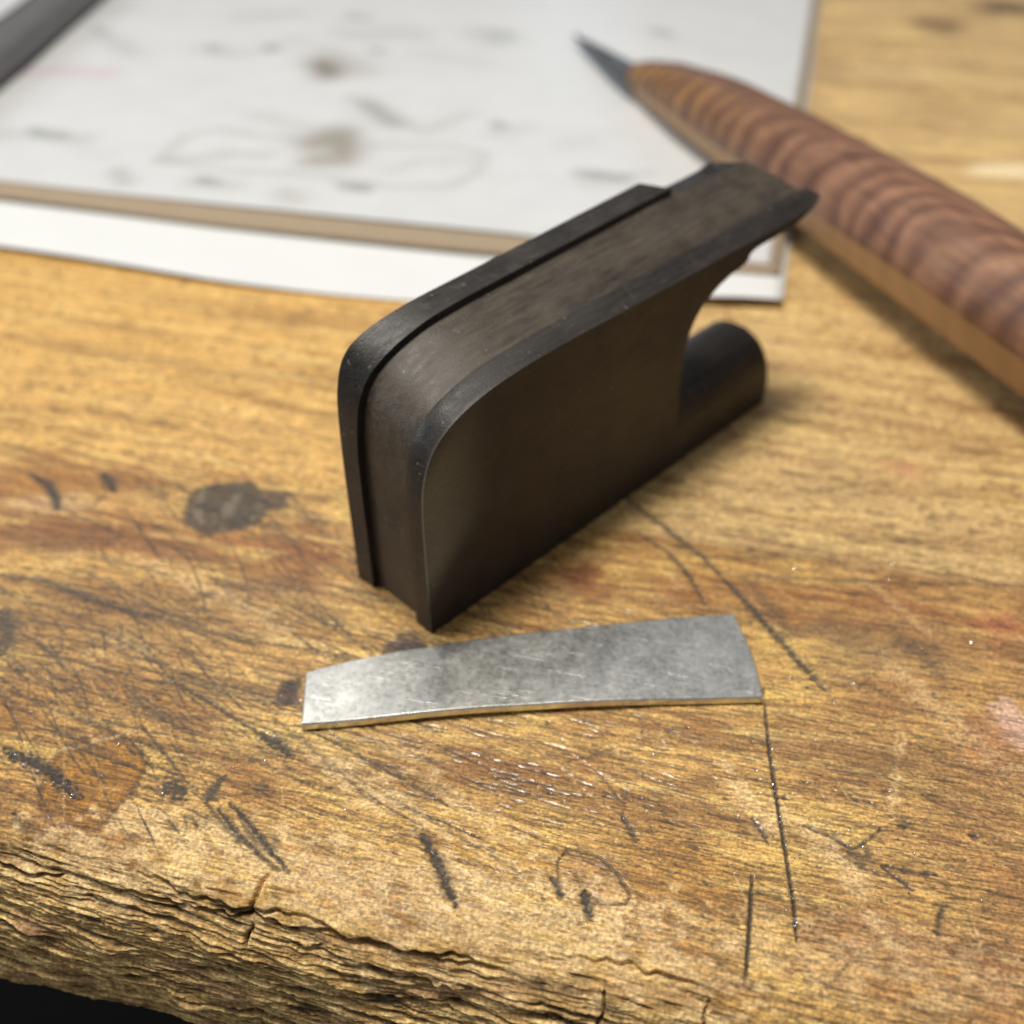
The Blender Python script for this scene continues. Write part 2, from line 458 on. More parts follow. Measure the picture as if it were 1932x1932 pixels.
# top relief
cut = sample(cv_cut, U, V)*sst(-14, -9, W)
drk = sample(cv_dark, U, V)*sst(-13, -8, W)
por = sample(cv_pore, U, V)
pal = sample(cv_pale, U, V)
near = 1-sst(60, 160, V)
fine = fbm(U/1.5, V/0.45, 3, 70)
h += top_m*near*(0.045*fine+0.16*fbm(U/14, V/9, 3, 71)-0.42*cut-0.03*por)
h += top_m*near*pal*0.06*fbm(U/0.5, V/0.4, 2, 72)
Z = Z0+nrm[:, 1:2]*h
Vd = V+nrm[:, 0:1]*h
Z[len(ep)+10:] = np.minimum(Z[len(ep)+10:], 0.16)
# keep the wood level under the things that rest on it
P = np.stack([U, Vd, Z], -1)/1000.0

# colour of the wood itself
def f3(a): return np.asarray(a, np.float32)
honey, tan_, brown, rust = f3((0.59, 0.345, 0.10)), f3((0.55, 0.375, 0.165)), f3((0.285, 0.135, 0.038)), f3((0.30, 0.095, 0.022))
s1 = fbm(U/95, Vg/6.5, 4, 80); s2 = fbm(U/30, Vg/1.3, 4, 81); s3 = fbm(U/9, Vg/0.35, 3, 82)
far = sst(-8, 10, V)
Cc = np.broadcast_to(honey, U.shape+(3,)).astype(np.float32).copy()
rear = sst(SEAM-.2, SEAM+.2, V)
Cc = mixc(Cc, tan_, rear*sst(-40, 40, U)*0.9)
Cc = mixc(Cc, brown, sst(-0.05, 0.45, s1)*(0.65-0.1*rear))
Cc = mixc(Cc, brown, sst(0.02, 0.5, s2)*(0.55-0.3*rear))
Cc = mixc(Cc, f3((0.68, 0.48, 0.17)), sst(0.02, 0.42, -s2)*0.6)
Cc = mixc(Cc, brown*0.8, sst(0.05, 0.45, s3)*0.5*near)
# rusty heartwood bands beside the joint between the two boards
band = np.exp(-((V-np.interp(U, [-90, -40, 0, 40, 80], [-14, -17, -10, -9, -6])-warp*2)/5.5)**2)*(1-rear)
Cc = mixc(Cc, rust, band*sst(-0.35, 0.35, fbm(U/22, Vg/1.7, 3, 84))*0.75)
blotch = fbm(U/13, V/9, 4, 85)*1.25
Cc = mixc(Cc, f3((0.36, 0.15, 0.035)), sst(0.05, 0.5, blotch)*(1-rear)*0.6)
Cc = mixc(Cc, f3((0.66, 0.44, 0.12)), sst(0.1, 0.5, -blotch)*(1-rear)*0.55)
# right-hand side is redder and duller
Cc = mixc(Cc, f3((0.40, 0.20, 0.075)), sst(35, 75, U)*(1-rear)*0.55)
def blob(x, y, rx, ry, col, amt, soft=0.35, rag=0.3, seed=0, rim=None, z=0):
    """stain: centre and radii given on the photograph, laid on the wood"""
    global Cc
    c = on_table(x, y); ex = on_table(x+rx, y)-c; ey = on_table(x, y-ry)-c
    lx = np.hypot(*ex[:2]); ly = np.hypot(*ey[:2]); a = math.atan2(ex[1], ex[0])
    du = (U-c[0])*math.cos(a)+(V-c[1])*math.sin(a); dv = -(U-c[0])*math.sin(a)+(V-c[1])*math.cos(a)
    d = np.hypot(du/lx, dv/ly)+rag*fbm(du/lx*1.6+seed, dv/ly*1.6, 3, 90+seed)
    m = (1-sst(1-soft, 1+soft*.3, d))
    Cc = mixc(Cc, f3(col), m*amt)
    if rim is not None: Cc = mixc(Cc, f3(rim), np.exp(-((d-0.93)/0.07)**2)*0.6)
    return m
m_amb = blob(170, 1468, 98, 82, (0.40, 0.17, 0.010), 0.9, 0.10, 0.16, 1, (0.19, 0.07, 0.008))
blob(230, 1180, 420, 110, (0.30, 0.145, 0.04), 0.62, 1.0, 0.9, 40)
blob(200, 1330, 330, 90, (0.36, 0.18, 0.04), 0.4, 1.0, 0.9, 41)
blob(30, 1340, 70, 50, (0.36, 0.14, 0.012), 0.45, 0.5, 0.4, 2)
kn = blob(425, 956, 82, 47, (0.105, 0.078, 0.045), 0.93, 0.2, 0.22, 3, (0.06, 0.04, 0.025))
kn2 = blob(515, 945, 42, 22, (0.11, 0.075, 0.045), 0.8, 0.5, 0.4, 4)
blob(590, 985, 40, 18, (0.16, 0.1, 0.05), 0.4, 0.7, 0.5, 5)
blob(110, 905, 200, 32, (0.36, 0.13, 0.02), 0.65, 0.8, 0.5, 6)
blob(100, 1010, 260, 30, (0.25, 0.085, 0.022), 0.7, 0.8, 0.6, 7)
blob(100, 950, 110, 22, (0.55, 0.38, 0.2), 0.5, 0.8, 0.7, 27)
blob(560, 1055, 110, 26, (0.30, 0.085, 0.015), 0.65, 0.8, 0.7, 8)
blob(500, 1110, 150, 24, (0.22, 0.10, 0.05), 0.5, 0.8, 0.8, 9)
blob(1095, 1085, 45, 30, (0.22, 0.05, 0.012), 0.75, 0.7, 0.6, 10)
blob(1120, 1110, 60, 40, (0.34, 0.10, 0.02), 0.5, 0.8, 0.6, 11)
blob(1050, 1170, 90, 30, (0.25, 0.1, 0.03), 0.4, 0.9, 0.8, 12)
blob(545, 1305, 26, 32, (0.07, 0.03, 0.035), 0.8, 0.5, 0.7, 13)
blob(765, 1215, 50, 20, (0.08, 0.035, 0.045), 0.75, 0.5, 0.7, 14)
blob(680, 1265, 40, 20, (0.16, 0.07, 0.04), 0.4, 0.7, 0.7, 15)
blob(1710, 885, 60, 22, (0.52, 0.20, 0.10), 0.45, 0.9, 0.5, 16)
blob(1890, 1180, 60, 30, (0.50, 0.12, 0.06), 0.5, 0.9, 0.7, 17)
blob(1915, 1370, 46, 52, (0.62, 0.40, 0.31), 0.75, 0.5, 0.5, 18)
blob(1860, 1400, 70, 60, (0.40, 0.14, 0.06), 0.45, 0.8, 0.6, 19)
blob(1640, 1220, 170, 60, (0.17, 0.12, 0.075), 0.4, 0.9, 0.9, 20)
blob(1690, 1440, 90, 60, (0.27, 0.13, 0.045), 0.45, 0.9, 0.7, 21)
blob(1600, 1790, 200, 80, (0.40, 0.17, 0.07), 0.45, 0.9, 0.7, 22)
blob(1860, 1840, 140, 90, (0.36, 0.14, 0.06), 0.5, 0.9, 0.7, 23)
blob(1300, 1640, 260, 100, (0.50, 0.27, 0.06), 0.4, 0.9, 0.7, 24)
blob(850, 1600, 200, 70, (0.55, 0.31, 0.06), 0.5, 0.9, 0.6, 25)
blob(1120, 1650, 65, 50, (0.42, 0.22, 0.08), 0.5, 0.4, 0.4, 26)
blob(1770, 48, 60, 18, (0.22, 0.12, 0.045), 0.75, 0.7, 0.3, 28)
blob(1900, 14, 80, 16, (0.16, 0.08, 0.035), 0.85, 0.7, 0.3, 29)
blob(1900, 322, 95, 16, (0.70, 0.56, 0.34), 0.9, 0.6, 0.25, 30)
blob(1560, 130, 60, 40, (0.34, 0.21, 0.10), 0.4, 0.9, 0.5, 31)
blob(1780, 210, 120, 30, (0.34, 0.20, 0.08), 0.45, 0.9, 0.6, 32)
blob(1700, 130, 150, 20, (0.60, 0.43, 0.22), 0.4, 0.9, 0.6, 33)
# raw fibres of the edge
Ce = np.broadcast_to(f3((0.43, 0.255, 0.082)), U.shape+(3,)).astype(np.float32).copy()
Ce = mixc(Ce, f3((0.72, 0.485, 0.20)), sst(0.0, 0.4, 0.8*lam+0.6*lam2+0.4*lam3))
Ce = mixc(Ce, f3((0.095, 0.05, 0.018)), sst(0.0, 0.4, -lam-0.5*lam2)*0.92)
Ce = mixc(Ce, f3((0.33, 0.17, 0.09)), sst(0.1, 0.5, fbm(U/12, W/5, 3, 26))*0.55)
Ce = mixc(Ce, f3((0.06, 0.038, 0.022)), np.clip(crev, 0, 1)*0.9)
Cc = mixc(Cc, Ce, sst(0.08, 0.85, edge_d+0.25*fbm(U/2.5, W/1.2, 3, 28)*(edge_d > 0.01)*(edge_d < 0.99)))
# pores, pale wear, dirt
Cc = mixc(Cc, f3((0.085, 0.042, 0.020)), por*0.88*(1-0.5*edge_m))
palm = np.clip(1.35*pal*(0.75+0.9*nz2[0, 0]*0+0.8*fbm(U/2.0, V/1.2, 3, 95))*(0.65+0.9*np.clip(fbm(U/0.5, V/0.35, 2, 96)+.4, 0, 1)), 0, 1)
Cc = mixc(Cc, f3((0.64, 0.455, 0.23)), palm*0.7*(1-kn))
Cc = mixc(Cc, f3((0.048, 0.042, 0.036)), np.clip(drk*1.1, 0, 1)*0.92)
# knot figure
Cc = mixc(Cc, f3((0.26, 0.20, 0.13)), kn*sst(0.05, 0.3, fbm(U/2.5, V/3.5, 3, 97))*0.55)
spk = fbm(U/0.4, V/0.3, 2, 98)+0.8*fbm(U/1.1, Vg/0.22, 2, 99)
Cc = Cc*(1+np.clip(spk, -0.9, 0.9)*0.30*near)[..., None]
lum = Cc @ np.array([0.3, 0.6, 0.1], np.float32)
Cc = np.clip(Cc*(np.clip(lum/0.30, 0.12, 1.8)**0.38)[..., None], 0.0, 0.85)
gloss = np.clip(0.68*top_m*(1-0.8*palm)+0.25*m_amb, 0, 1)*(0.35+0.65*sst(-4, 14, W))

wm, nt, b = material('worn_bench_wood')
at = nt.nodes.new('ShaderNodeAttribute'); at.attribute_name = 'wood'
gl = nt.nodes.new('ShaderNodeAttribute'); gl.attribute_name = 'gloss'
vec = coord(nt, (1, 5, 5))
n1 = noise(nt, vec, 900, 5, 0.65)
n2 = noise(nt, coord(nt, (1, 1, 1)), 2600, 3, 0.6)
n3 = noise(nt, coord(nt, (1, 8, 4)), 260, 4, 0.6)
c1 = mixn(nt, 1.0, at.outputs['Color'], ramp(nt, n1, [(0.25, 0.5), (0.5, 1.0), (0.75, 1.35)]), 'MULTIPLY')
c2 = mixn(nt, 1.0, c1, ramp(nt, n2, [(0.3, 0.6), (0.5, 1.0), (0.7, 1.4)]), 'MULTIPLY')
nt.links.new(c2, b.inputs['Base Color'])
r1 = mth(nt, 'MULTIPLY', gl.outputs['Fac'], -0.42)
r2 = mth(nt, 'ADD', r1, 0.78)
r3 = mth(nt, 'ADD', r2, mth(nt, 'MULTIPLY', mth(nt, 'SUBTRACT', n2, 0.5), 0.5), True)
nt.links.new(r3, b.inputs['Roughness'])
b.inputs['Specular IOR Level'].default_value = 0.5
b.inputs['Coat Roughness'].default_value = 0.16
nt.links.new(mth(nt, 'MULTIPLY', ramp(nt, noise(nt, coord(nt, (1, 2, 2)), 700, 3, 0.6), [(0.45, 0.1), (0.62, 1)]), gl.outputs['Fac']), b.inputs['Coat Weight'])
hh = mth(nt, 'ADD', mth(nt, 'MULTIPLY', n1, 0.6), mth(nt, 'MULTIPLY', n2, 0.7))
nb = bump(nt, None, hh, 0.00018, 0.9)
bump(nt, b, n3, 0.00015, 0.5, nb)

bench = empty('workbench', (0, -0.06, -0.0315))
tag(bench, 'scarred honey-brown wooden workbench with a splintered raw front edge', 'workbench')
for nm, a, z in (('plank', 0, k_seam+1), ('plank', k_seam+1, nr)):
    sub = P[a:z].copy()
    if a > 0:                                       # rear board: its own far end and underside
        sub = P[a-1:z].copy()
        back = sub[-1:].copy(); back[..., 2] = -0.0315
        bot = sub[0:1].copy(); bot[..., 2] = -0.0315
        sub = np.concatenate([sub, back, bot], 0)
        ca = np.concatenate([Cc[a:a+1], Cc[a:z], Cc[z-1:z], Cc[z-1:z]], 0)
        ga = np.concatenate([gloss[a-1:z], gloss[z-1:z], gloss[z-1:z]], 0)
    else:
        ca = Cc[a:z]; ga = gloss[a:z]
    sub = sub - np.array(bench.location)
    me = grid_mesh(nm, sub)
    set_attr(me, 'wood', ca.reshape(-1, 3)); set_attr(me, 'gloss', ga.reshape(-1))
    o = link(nm, me, bench, wm)
    tag(o, 'front board with the raw splintered edge' if a == 0 else 'rear board, smoother and paler')
del GX, GY, P, Cc, Ce

# ------------------------------------------------------------------ ebony block (bow frog blank)
P0 = on_table(815, 1197)/1000.0
P1 = on_table(1447, 755)/1000.0
AZ = math.atan2(P1[1]-P0[1], P1[0]-P0[0])
TH = 15.6
def dzt(s, t):
    a = 4.0+1.5*min(1.0, max(0.0, (s-26)/30.0))
    return a*min(t, 12.0)/12.0+0.6*max(0.0, t-12.0)/3.6
HF = [(0, 0), (0, 6), (0, 12), (0, 18), (0.08, 21), (0.3, 23.3), (0.75, 25.4), (1.5, 27.3), (2.6, 28.9), (4.2, 30.2), (6.3, 31.3), (9, 32.15), (12.4, 32.8), (16.5, 33.2), (21, 33.42), (26, 33.5)]
HM = [(0, 0), (0, 7), (0, 14), (0.05, 21), (0.2, 24), (0.5, 26.6), (0.95, 29), (1.6, 30.8), (2.7, 32.4), (4.3, 33.7), (6.4, 34.8), (9, 35.7), (12.4, 36.5), (16.5, 36.95), (21, 37.25), (26, 37.5)]
HB = [(0.2, 0), (0.2, 8), (0.2, 16), (0.3, 22.5), (0.4, 26), (0.6, 29), (0.95, 31), (1.5, 32.9), (2.3, 34.3), (3.6, 35.4), (5.8, 36.3), (8.6, 36.9), (12.4, 37.4), (16.5, 37.65), (21, 37.85), (26, 38.1)]
def resamp(p, n=5):
    p = np.array(p, float); q = [p[0]*2-p[1], *p, p[-1]*2-p[-2]]; out = []
    for i in range(1, len(q)-2):
        a, b_, c, d = q[i-1], q[i], q[i+1], q[i+2]
        for t in np.arange(n)/n:
            out.append(0.5*((2*b_)+(-a+c)*t+(2*a-5*b_+4*c-d)*t*t+(-a+3*b_-3*c+d)*t**3))
    return np.array(out+[p[-1]])
HF, HM, HB = resamp(HF), resamp(HM), resamp(HB)
def heel_at(t):
    return HF+(HM-HF)*t/12.0 if t <= 12 else HM+(HB-HM)*(t-12)/3.6
under = [(79.5, 32.95), (75, 32.5), (70, 32.35), (66, 32.3), (64.2, 32.1), (63.4, 31.5), (63.1, 30.9), (62.3, 30.35), (61, 30.1),
         (58.8, 29.8), (56.6, 29.2), (54.4, 28.2), (52.6, 27.0), (51.2, 25.3), (50.3, 23.4), (49.8, 21), (49.7, 17.5), (50.0, 12), (50.6, 6), (50.8, 0)]
topu = [i/12.0 for i in range(1, 13)]                 # along the straight top, 0..notch
def s_notch(t): return 59.2-0.85*(t-12.0)
def s_end(t):
    if t < 3.2: return 82.7-3.4*max(0, (1.1-t)/1.1)**1.6-0.75*max(0, t-1.4)
    return 81.35-0.43*(t-3.2)
# stations: t, depth of the face below the outer skin
stations = [(0.0, 0), (0.35, 0), (0.8, 0), (1.4, 0), (2.0, 0), (3.0, 0), (3.25, 0.12), (3.6, 1.0), (5, 1.0), (7.5, 1.05), (10, 1.0), (12.0, 1.0), (12.0, 0), (13.7, 0), (15.6, 0)]
rb = np.random.RandomState(5)
def ring(t, d, slab):
    pts = []
    hp2 = heel_at(t)
    tg = np.gradient(hp2, axis=0); tg /= np.linalg.norm(tg, axis=1)[:, None]
    nn = np.stack([tg[:, 1], -tg[:, 0]], 1)          # inward
    hp3 = hp2+nn*d
    hp3[0, 1] = 0.0
    for p in hp3: pts.append((p[0], p[1]))
    sn, se = s_notch(max(t, 12.0)), s_end(t)
    if not slab: sn = 58.0
    for k in topu:
        s = 26+(sn-26)*k
        pts.append((s, 33.5+dzt(s, t)-(d*(1-0.6*sst(15, 60, s)*(t < 9))-0)))
    d2 = 1.35+max(0, (t-12))*0.30 if slab else d*(0.4 if t < 9 else 1.0)
    for k in range(0, 9):
        s = sn+0.02+(se-sn-0.02)*k/8.0
        # front lip rises very slightly towards the tip
        lift = 0.22*max(0, (s-74)/8.0)**1.5 if t < 3.3 else -0.3*max(0, (s-76)/6.0)**2*(t < 9)
        pts.append((s, 33.5+dzt(s, t)-d2+lift))
    tip = se
    for (s, z) in under:
        s2 = s+(tip-82.3)*max(0, min(1, (s-64)/15.0))
        z2 = z+dzt(s, t)*0.85*sst(20.0, 33.0, z)-0.25*(s > 64)
        pts.append((s2, float(z2)))
    return pts
rings = []
for (t, d) in stations:
    slab = (d == 0 and t >= 12.0)
    rings.append([(s, t, z) for s, z in ring(t, d, slab)])
npnt = len(rings[0])
vs = [(a/1000, b_/1000, c/1000) for r in rings for (a, b_, c) in r]
fs = []
for i in range(len(rings)-1):
    for j in range(npnt):
        k = (j+1) % npnt
        fs.append((i*npnt+j, i*npnt+k, (i+1)*npnt+k, (i+1)*npnt+j))
fs.append(tuple(range(npnt-1, -1, -1)))
fs.append(tuple((len(rings)-1)*npnt+j for j in range(npnt)))
me = mesh('body', vs, fs)
bm = bmesh.new(); bm.from_mesh(me)
bmesh.ops.remove_doubles(bm, verts=bm.verts, dist=1e-7)
ng = [f for f in bm.faces if len(f.verts) > 4]
bmesh.ops.triangulate(bm, faces=ng)
bmesh.ops.recalc_face_normals(bm, faces=bm.faces)
bm.to_mesh(me); bm.free()

em, nt, b = material('sanded_ebony')
gv = coord(nt, (0.35, 3, 3))
g1 = noise(nt, gv, 500, 5, 0.7)
g2 = noise(nt, coord(nt), 160, 4, 0.6)
g3 = noise(nt, coord(nt), 3800, 2, 0.6)
# fine dust left by the saw lies in the channel (t between 3.4 and 12 mm)
tc = nt.nodes.new('ShaderNodeTexCoord'); sx = nt.nodes.new('ShaderNodeSeparateXYZ')
nt.links.new(tc.outputs['Object'], sx.inputs[0])
def win(o, a, b2, c, d):
    r = nt.nodes.new('ShaderNodeMapRange'); r.interpolation_type = 'SMOOTHSTEP'
    r.inputs[1].default_value = a; r.inputs[2].default_value = b2
    nt.links.new(o, r.inputs[0])
    r2_ = nt.nodes.new('ShaderNodeMapRange'); r2_.interpolation_type = 'SMOOTHSTEP'
    r2_.inputs[1].default_value = c; r2_.inputs[2].default_value = d
    r2_.inputs[3].default_value = 1; r2_.inputs[4].default_value = 0
    nt.links.new(o, r2_.inputs[0])
    return mth(nt, 'MULTIPLY', r.outputs[0], r2_.outputs[0])
ch = win(sx.outputs['Y'], 0.0031, 0.0042, 0.0118, 0.0120)
base = mixn(nt, ramp(nt, g2, [(0.35, 0), (0.65, 1)]), (0.011, 0.0085, 0.0072), (0.023, 0.018, 0.0155))
dust = mth(nt, 'MULTIPLY', ch, ramp(nt, g2, [(0.3, 0.35), (0.6, 1.0)]))
base = mixn(nt, dust, base, (0.070, 0.054, 0.038))
base = mixn(nt, 1.0, base, ramp(nt, g1, [(0.3, 0.5), (0.55, 1.0), (0.75, 1.6)]), 'MULTIPLY')
# reflected sheen painted into the base colour, flat side near the heel
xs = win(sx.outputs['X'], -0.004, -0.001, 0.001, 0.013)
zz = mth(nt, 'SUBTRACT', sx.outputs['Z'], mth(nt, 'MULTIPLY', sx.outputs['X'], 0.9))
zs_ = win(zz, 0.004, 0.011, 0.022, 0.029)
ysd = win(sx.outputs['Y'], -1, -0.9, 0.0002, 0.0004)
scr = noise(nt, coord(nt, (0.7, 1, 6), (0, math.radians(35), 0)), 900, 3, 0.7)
sheen = mth(nt, 'MULTIPLY', mth(nt, 'MULTIPLY', xs, zs_), mth(nt, 'MULTIPLY', ysd, ramp(nt, scr, [(0.3, 0.5), (0.7, 1.0)])))
base = mixn(nt, sheen, base, (0.17, 0.155, 0.10))
spk = ramp(nt, noise(nt, coord(nt), 1500, 1, 0.4), [(0.74, 0), (0.78, 1)])
base = mixn(nt, mth(nt, 'MULTIPLY', spk, 0.55), base, (0.22, 0.20, 0.18))
sc1 = ramp(nt, noise(nt, coord(nt, (1, 1, 9), (0, math.radians(28), 0)), 330, 2, 0.5), [(0.62, 0), (0.70, 1)])
sc2 = ramp(nt, noise(nt, coord(nt, (9, 1, 1), (0, math.radians(-12), 0)), 260, 2, 0.5), [(0.64, 0), (0.72, 1)])
base = mixn(nt, mth(nt, 'MULTIPLY', mth(nt, 'MAXIMUM', sc1, sc2), 0.30), base, (0.075, 0.064, 0.050))
smg = ramp(nt, noise(nt, coord(nt), 70, 3, 0.6), [(0.42, 0), (0.66, 1)])
base = mixn(nt, mth(nt, 'MULTIPLY', smg, 0.16), base, (0.060, 0.052, 0.044))
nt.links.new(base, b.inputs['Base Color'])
nt.links.new(mth(nt, 'ADD', ramp(nt, g1, [(0.3, 0.34), (0.7, 0.54)]), mth(nt, 'MULTIPLY', smg, 0.12)), b.inputs['Roughness'])
b.inputs['Specular IOR Level'].default_value = 0.38
hb = mth(nt, 'ADD', mth(nt, 'MULTIPLY', g1, 0.8), mth(nt, 'MULTIPLY', g3, 0.6))
bump(nt, b, hb, 0.00008, 0.8)

blk = empty('bow_frog_blank', tuple(P0), AZ)
tag(blk, 'dark ebony bow frog blank with rounded heel, standing on the workbench behind the metal strip', 'wood block')
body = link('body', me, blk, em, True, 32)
def bevel(o, w, seg=2, ang=35):
    m = o.modifiers.new('bevel', 'BEVEL'); m.width = w; m.segments = seg
    m.limit_method = 'ANGLE'; m.angle_limit = math.radians(ang); m.harden_normals = False
    return m
bevel(body, 0.00013)
# round-backed tongue (half-round section) that leaves the throat at bench level
sec = [(0.0, 0.0), (0.0, 2.5), (0.05, 4.6), (0.5, 6.9), (1.5, 9.2), (3.0, 10.9), (5.0, 12.0), (7.5, 12.4),
       (10, 12.0), (12, 10.9), (13.5, 9.2), (14.5, 6.9), (14.95, 4.6), (15, 2.5), (15, 0)]
secs = [tuple(p) for p in smooth_path(np.array(sec[1:-1]), lambda m: 0.6)]
sec = [(0, 0)]+secs+[(15, 2.5), (15, 0)]
tv, tf = [], []
for s, k in ((46.0, 0.997), (60.0, 0.995), (75.2, 0.995), (75.75, 0.975)):
    for (t, z) in sec: tv.append((s/1000, (7.5+(t-7.5)*k)/1000, z*k/1000))
n = len(sec)
for i in range(3):
    for j in range(n): tf.append((i*n+j, i*n+(j+1) % n, (i+1)*n+(j+1) % n, (i+1)*n+j))
tf += [tuple(range(n)), tuple(3*n+j for j in range(n-1, -1, -1))]
tm = mesh('tongue', tv, tf)
bm = bmesh.new(); bm.from_mesh(tm); bmesh.ops.recalc_face_normals(bm, faces=bm.faces); bm.to_mesh(tm); bm.free()
tongue = link('tongue', tm, blk, em, True, 32)
tag(tongue, 'half-round tongue at the far lower end')

# ------------------------------------------------------------------ tapered strip of silver sheet
topc = [(577, 1268), (640, 1251), (740, 1230), (900, 1206), (1100, 1182), (1250, 1167), (1385, 1157)]
botc = [(568, 1366), (640, 1361), (760, 1350), (900, 1338), (1100, 1326), (1270, 1318), (1440, 1315)]
TZ = 1.1
NUP, NVP = 120, 22
def curve(c, n):
    c = np.array(c, float); L = np.concatenate([[0], np.cumsum(np.linalg.norm(np.diff(c, axis=0), axis=1))]); L /= L[-1]
    q = np.linspace(0, 1, n)
    return np.stack([np.interp(q, L, c[:, 0]), np.interp(q, L, c[:, 1])], 1)
def lift_px(c, z): return np.array([on_table(x, y, z)[:2] for x, y in c])
A_ = lift_px(curve(topc, NUP), TZ+0.2); B_ = lift_px(curve(botc, NUP), TZ+0.2)
def smooth1(a, k=7):
    p = np.pad(a, ((k, k), (0, 0)), mode='reflect', reflect_type='odd')
    w = np.hanning(2*k+1); w /= w.sum()
    return np.stack([np.convolve(p[:, i], w, 'valid') for i in range(2)], 1)
A_, B_ = smooth1(A_), smooth1(B_)
G = np.zeros((NVP, NUP, 3))
for j in range(NVP):
    f = j/(NVP-1)
    G[j, :, :2] = A_*(1-f)+B_*f
qq = np.linspace(0, 1, NUP)[None, :]; ff = np.linspace(0, 1, NVP)[:, None]
bow = 0.22+0.35*np.sin(np.pi*np.clip(qq*1.1, 0, 1))**2*(0.3+0.7*ff)+0.05*np.sin(qq*17+ff*3)
G[:, :, 0] += 0.55*np.sin(np.pi*ff)*sst(0.86, 1.0, qq)
G[:, :, 2] = bow+TZ
top_ = G.copy(); bot_ = G.copy(); bot_[:, :, 2] -= TZ
# the cut edges lean out a little
bot_[-1, :, 1] -= 0.15
cen = np.array([G[:, :, 0].mean(), G[:, :, 1].mean(), 0])
vs = np.concatenate([(top_-cen).reshape(-1, 3), (bot_-cen).reshape(-1, 3)])/1000
N = NUP*NVP; fs = []
for j in range(NVP-1):
    for i in range(NUP-1):
        a = j*NUP+i
        fs.append((a, a+NUP, a+NUP+1, a+1)); fs.append((N+a, N+a+1, N+a+NUP+1, N+a+NUP))
for i in range(NUP-1):
    fs.append((i, i+1, N+i+1, N+i)); a = (NVP-1)*NUP+i
    fs.append((a, N+a, N+a+1, a+1))
for j in range(NVP-1):
    a = j*NUP; fs.append((a, N+a, N+a+NUP, a+NUP)); a += NUP-1
    fs.append((a, a+NUP, N+a+NUP, N+a))
pm = mesh('silver_strip', vs, fs)
bm = bmesh.new(); bm.from_mesh(pm); bmesh.ops.recalc_face_normals(bm, faces=bm.faces); bm.to_mesh(pm); bm.free()
sm, nt, b = material('scuffed_silver')
b.inputs['Metallic'].default_value = 1.0
s1_ = noise(nt, coord(nt), 300, 5, 0.7); s2_ = noise(nt, coord(nt, (1, 1, 1)), 1600, 4, 0.7)
s3_ = noise(nt, coord(nt, (0.12, 5, 1), (0, 0, math.radians(-14))), 1400, 3, 0.7)
s4_ = noise(nt, coord(nt, (0.15, 4, 1), (0, 0, math.radians(30))), 700, 2, 0.6)
cb = mixn(nt, ramp(nt, s1_, [(0.3, 0), (0.7, 1)]), (0.68, 0.69, 0.66), (0.86, 0.86, 0.83))
cb = mixn(nt, 0.55, cb, ramp(nt, s2_, [(0.3, 0.7), (0.5, 1.0), (0.72, 1.2)]), 'MULTIPLY')
cb = mixn(nt, ramp(nt, noise(nt, coord(nt), 520, 2, .5), [(0.68, 0), (0.76, 0.35)]), cb, (0.42, 0.35, 0.13))
nt.links.new(cb, b.inputs['Base Color'])
rr = mth(nt, 'ADD', mth(nt, 'MULTIPLY', s1_, 0.16), mth(nt, 'MULTIPLY', s2_, 0.14))
nt.links.new(mth(nt, 'ADD', rr, 0.15), b.inputs['Roughness'])
hs = mth(nt, 'ADD', mth(nt, 'MULTIPLY', s2_, 0.3), mth(nt, 'ADD', mth(nt, 'MULTIPLY', s3_, 0.5), mth(nt, 'MULTIPLY', ramp(nt, s4_, [(0.63, 0), (0.67, 1)]), 0.4)))
bump(nt, b, hs, 0.00003, 0.35)
plate = link('silver_strip', pm, None, sm, True, 40)
plate.location = tuple(cen/1000)
bevel(plate, 0.00018, 2, 50)
tag(plate, 'tapered strip of scuffed silver sheet lying flat in front of the dark block', 'metal strip')

# ------------------------------------------------------------------ sheets behind: white sheet, brown board, printed drawing
def sheet(name, left, right, bottom, toplen, z0, wave, thick, mat, label, cat, nu=150, nv=150, seed=0):
    """bottom: list of (u, v) of the near edge from left to right; the sheet runs back from there"""
    u = np.linspace(0, 1, nu); bt = np.array(bottom, float)
    L = (bt[:, 0]-bt[0, 0])/(bt[-1, 0]-bt[0, 0])
    bx = np.interp(u, L, bt[:, 0]); by = np.interp(u, L, bt[:, 1])
    k = 6; by = np.convolve(np.pad(by, k, mode='edge'), np.hanning(2*k+1)/np.hanning(2*k+1).sum(), 'valid')
    w = np.linspace(0, 1, nv)**1.3
    Xs = bx[None, :]+w[:, None]*toplen*0.035; Ys = by[None, :]*(1-w[:, None])+(toplen+80)*w[:, None]
    Zs = z0+wave(Xs, Ys)
    g = np.stack([Xs, Ys, Zs], -1)/1000
    o0 = np.array([g[0, :, 0].mean(), g[0, :, 1].mean(), z0/1000])
    me = grid_mesh(name, g-o0)
    o = link(name, me, None, mat)
    o.location = tuple(o0)
    sd = o.modifiers.new('thickness', 'SOLIDIFY'); sd.thickness = thick/1000; sd.offset = -1
    tag(o, label, cat)
    return o, me, Xs, Ys
wp, nt, b = material('white_paper')
b.inputs['Roughness'].default_value = 0.7
nt.links.new(mixn(nt, noise(nt, coord(nt), 60, 3), (0.62, 0.628, 0.625), (0.68, 0.69, 0.685)), b.inputs['Base Color'])
bp, nt, b = material('brown_board')
b.inputs['Roughness'].default_value = 0.85
nt.links.new(mixn(nt, noise(nt, coord(nt, (1, 6, 1)), 160, 4), (0.27, 0.205, 0.135), (0.36, 0.28, 0.19)), b.inputs['Base Color'])
pp, nt, b = material('printed_paper')
b.inputs['Roughness'].default_value = 0.42
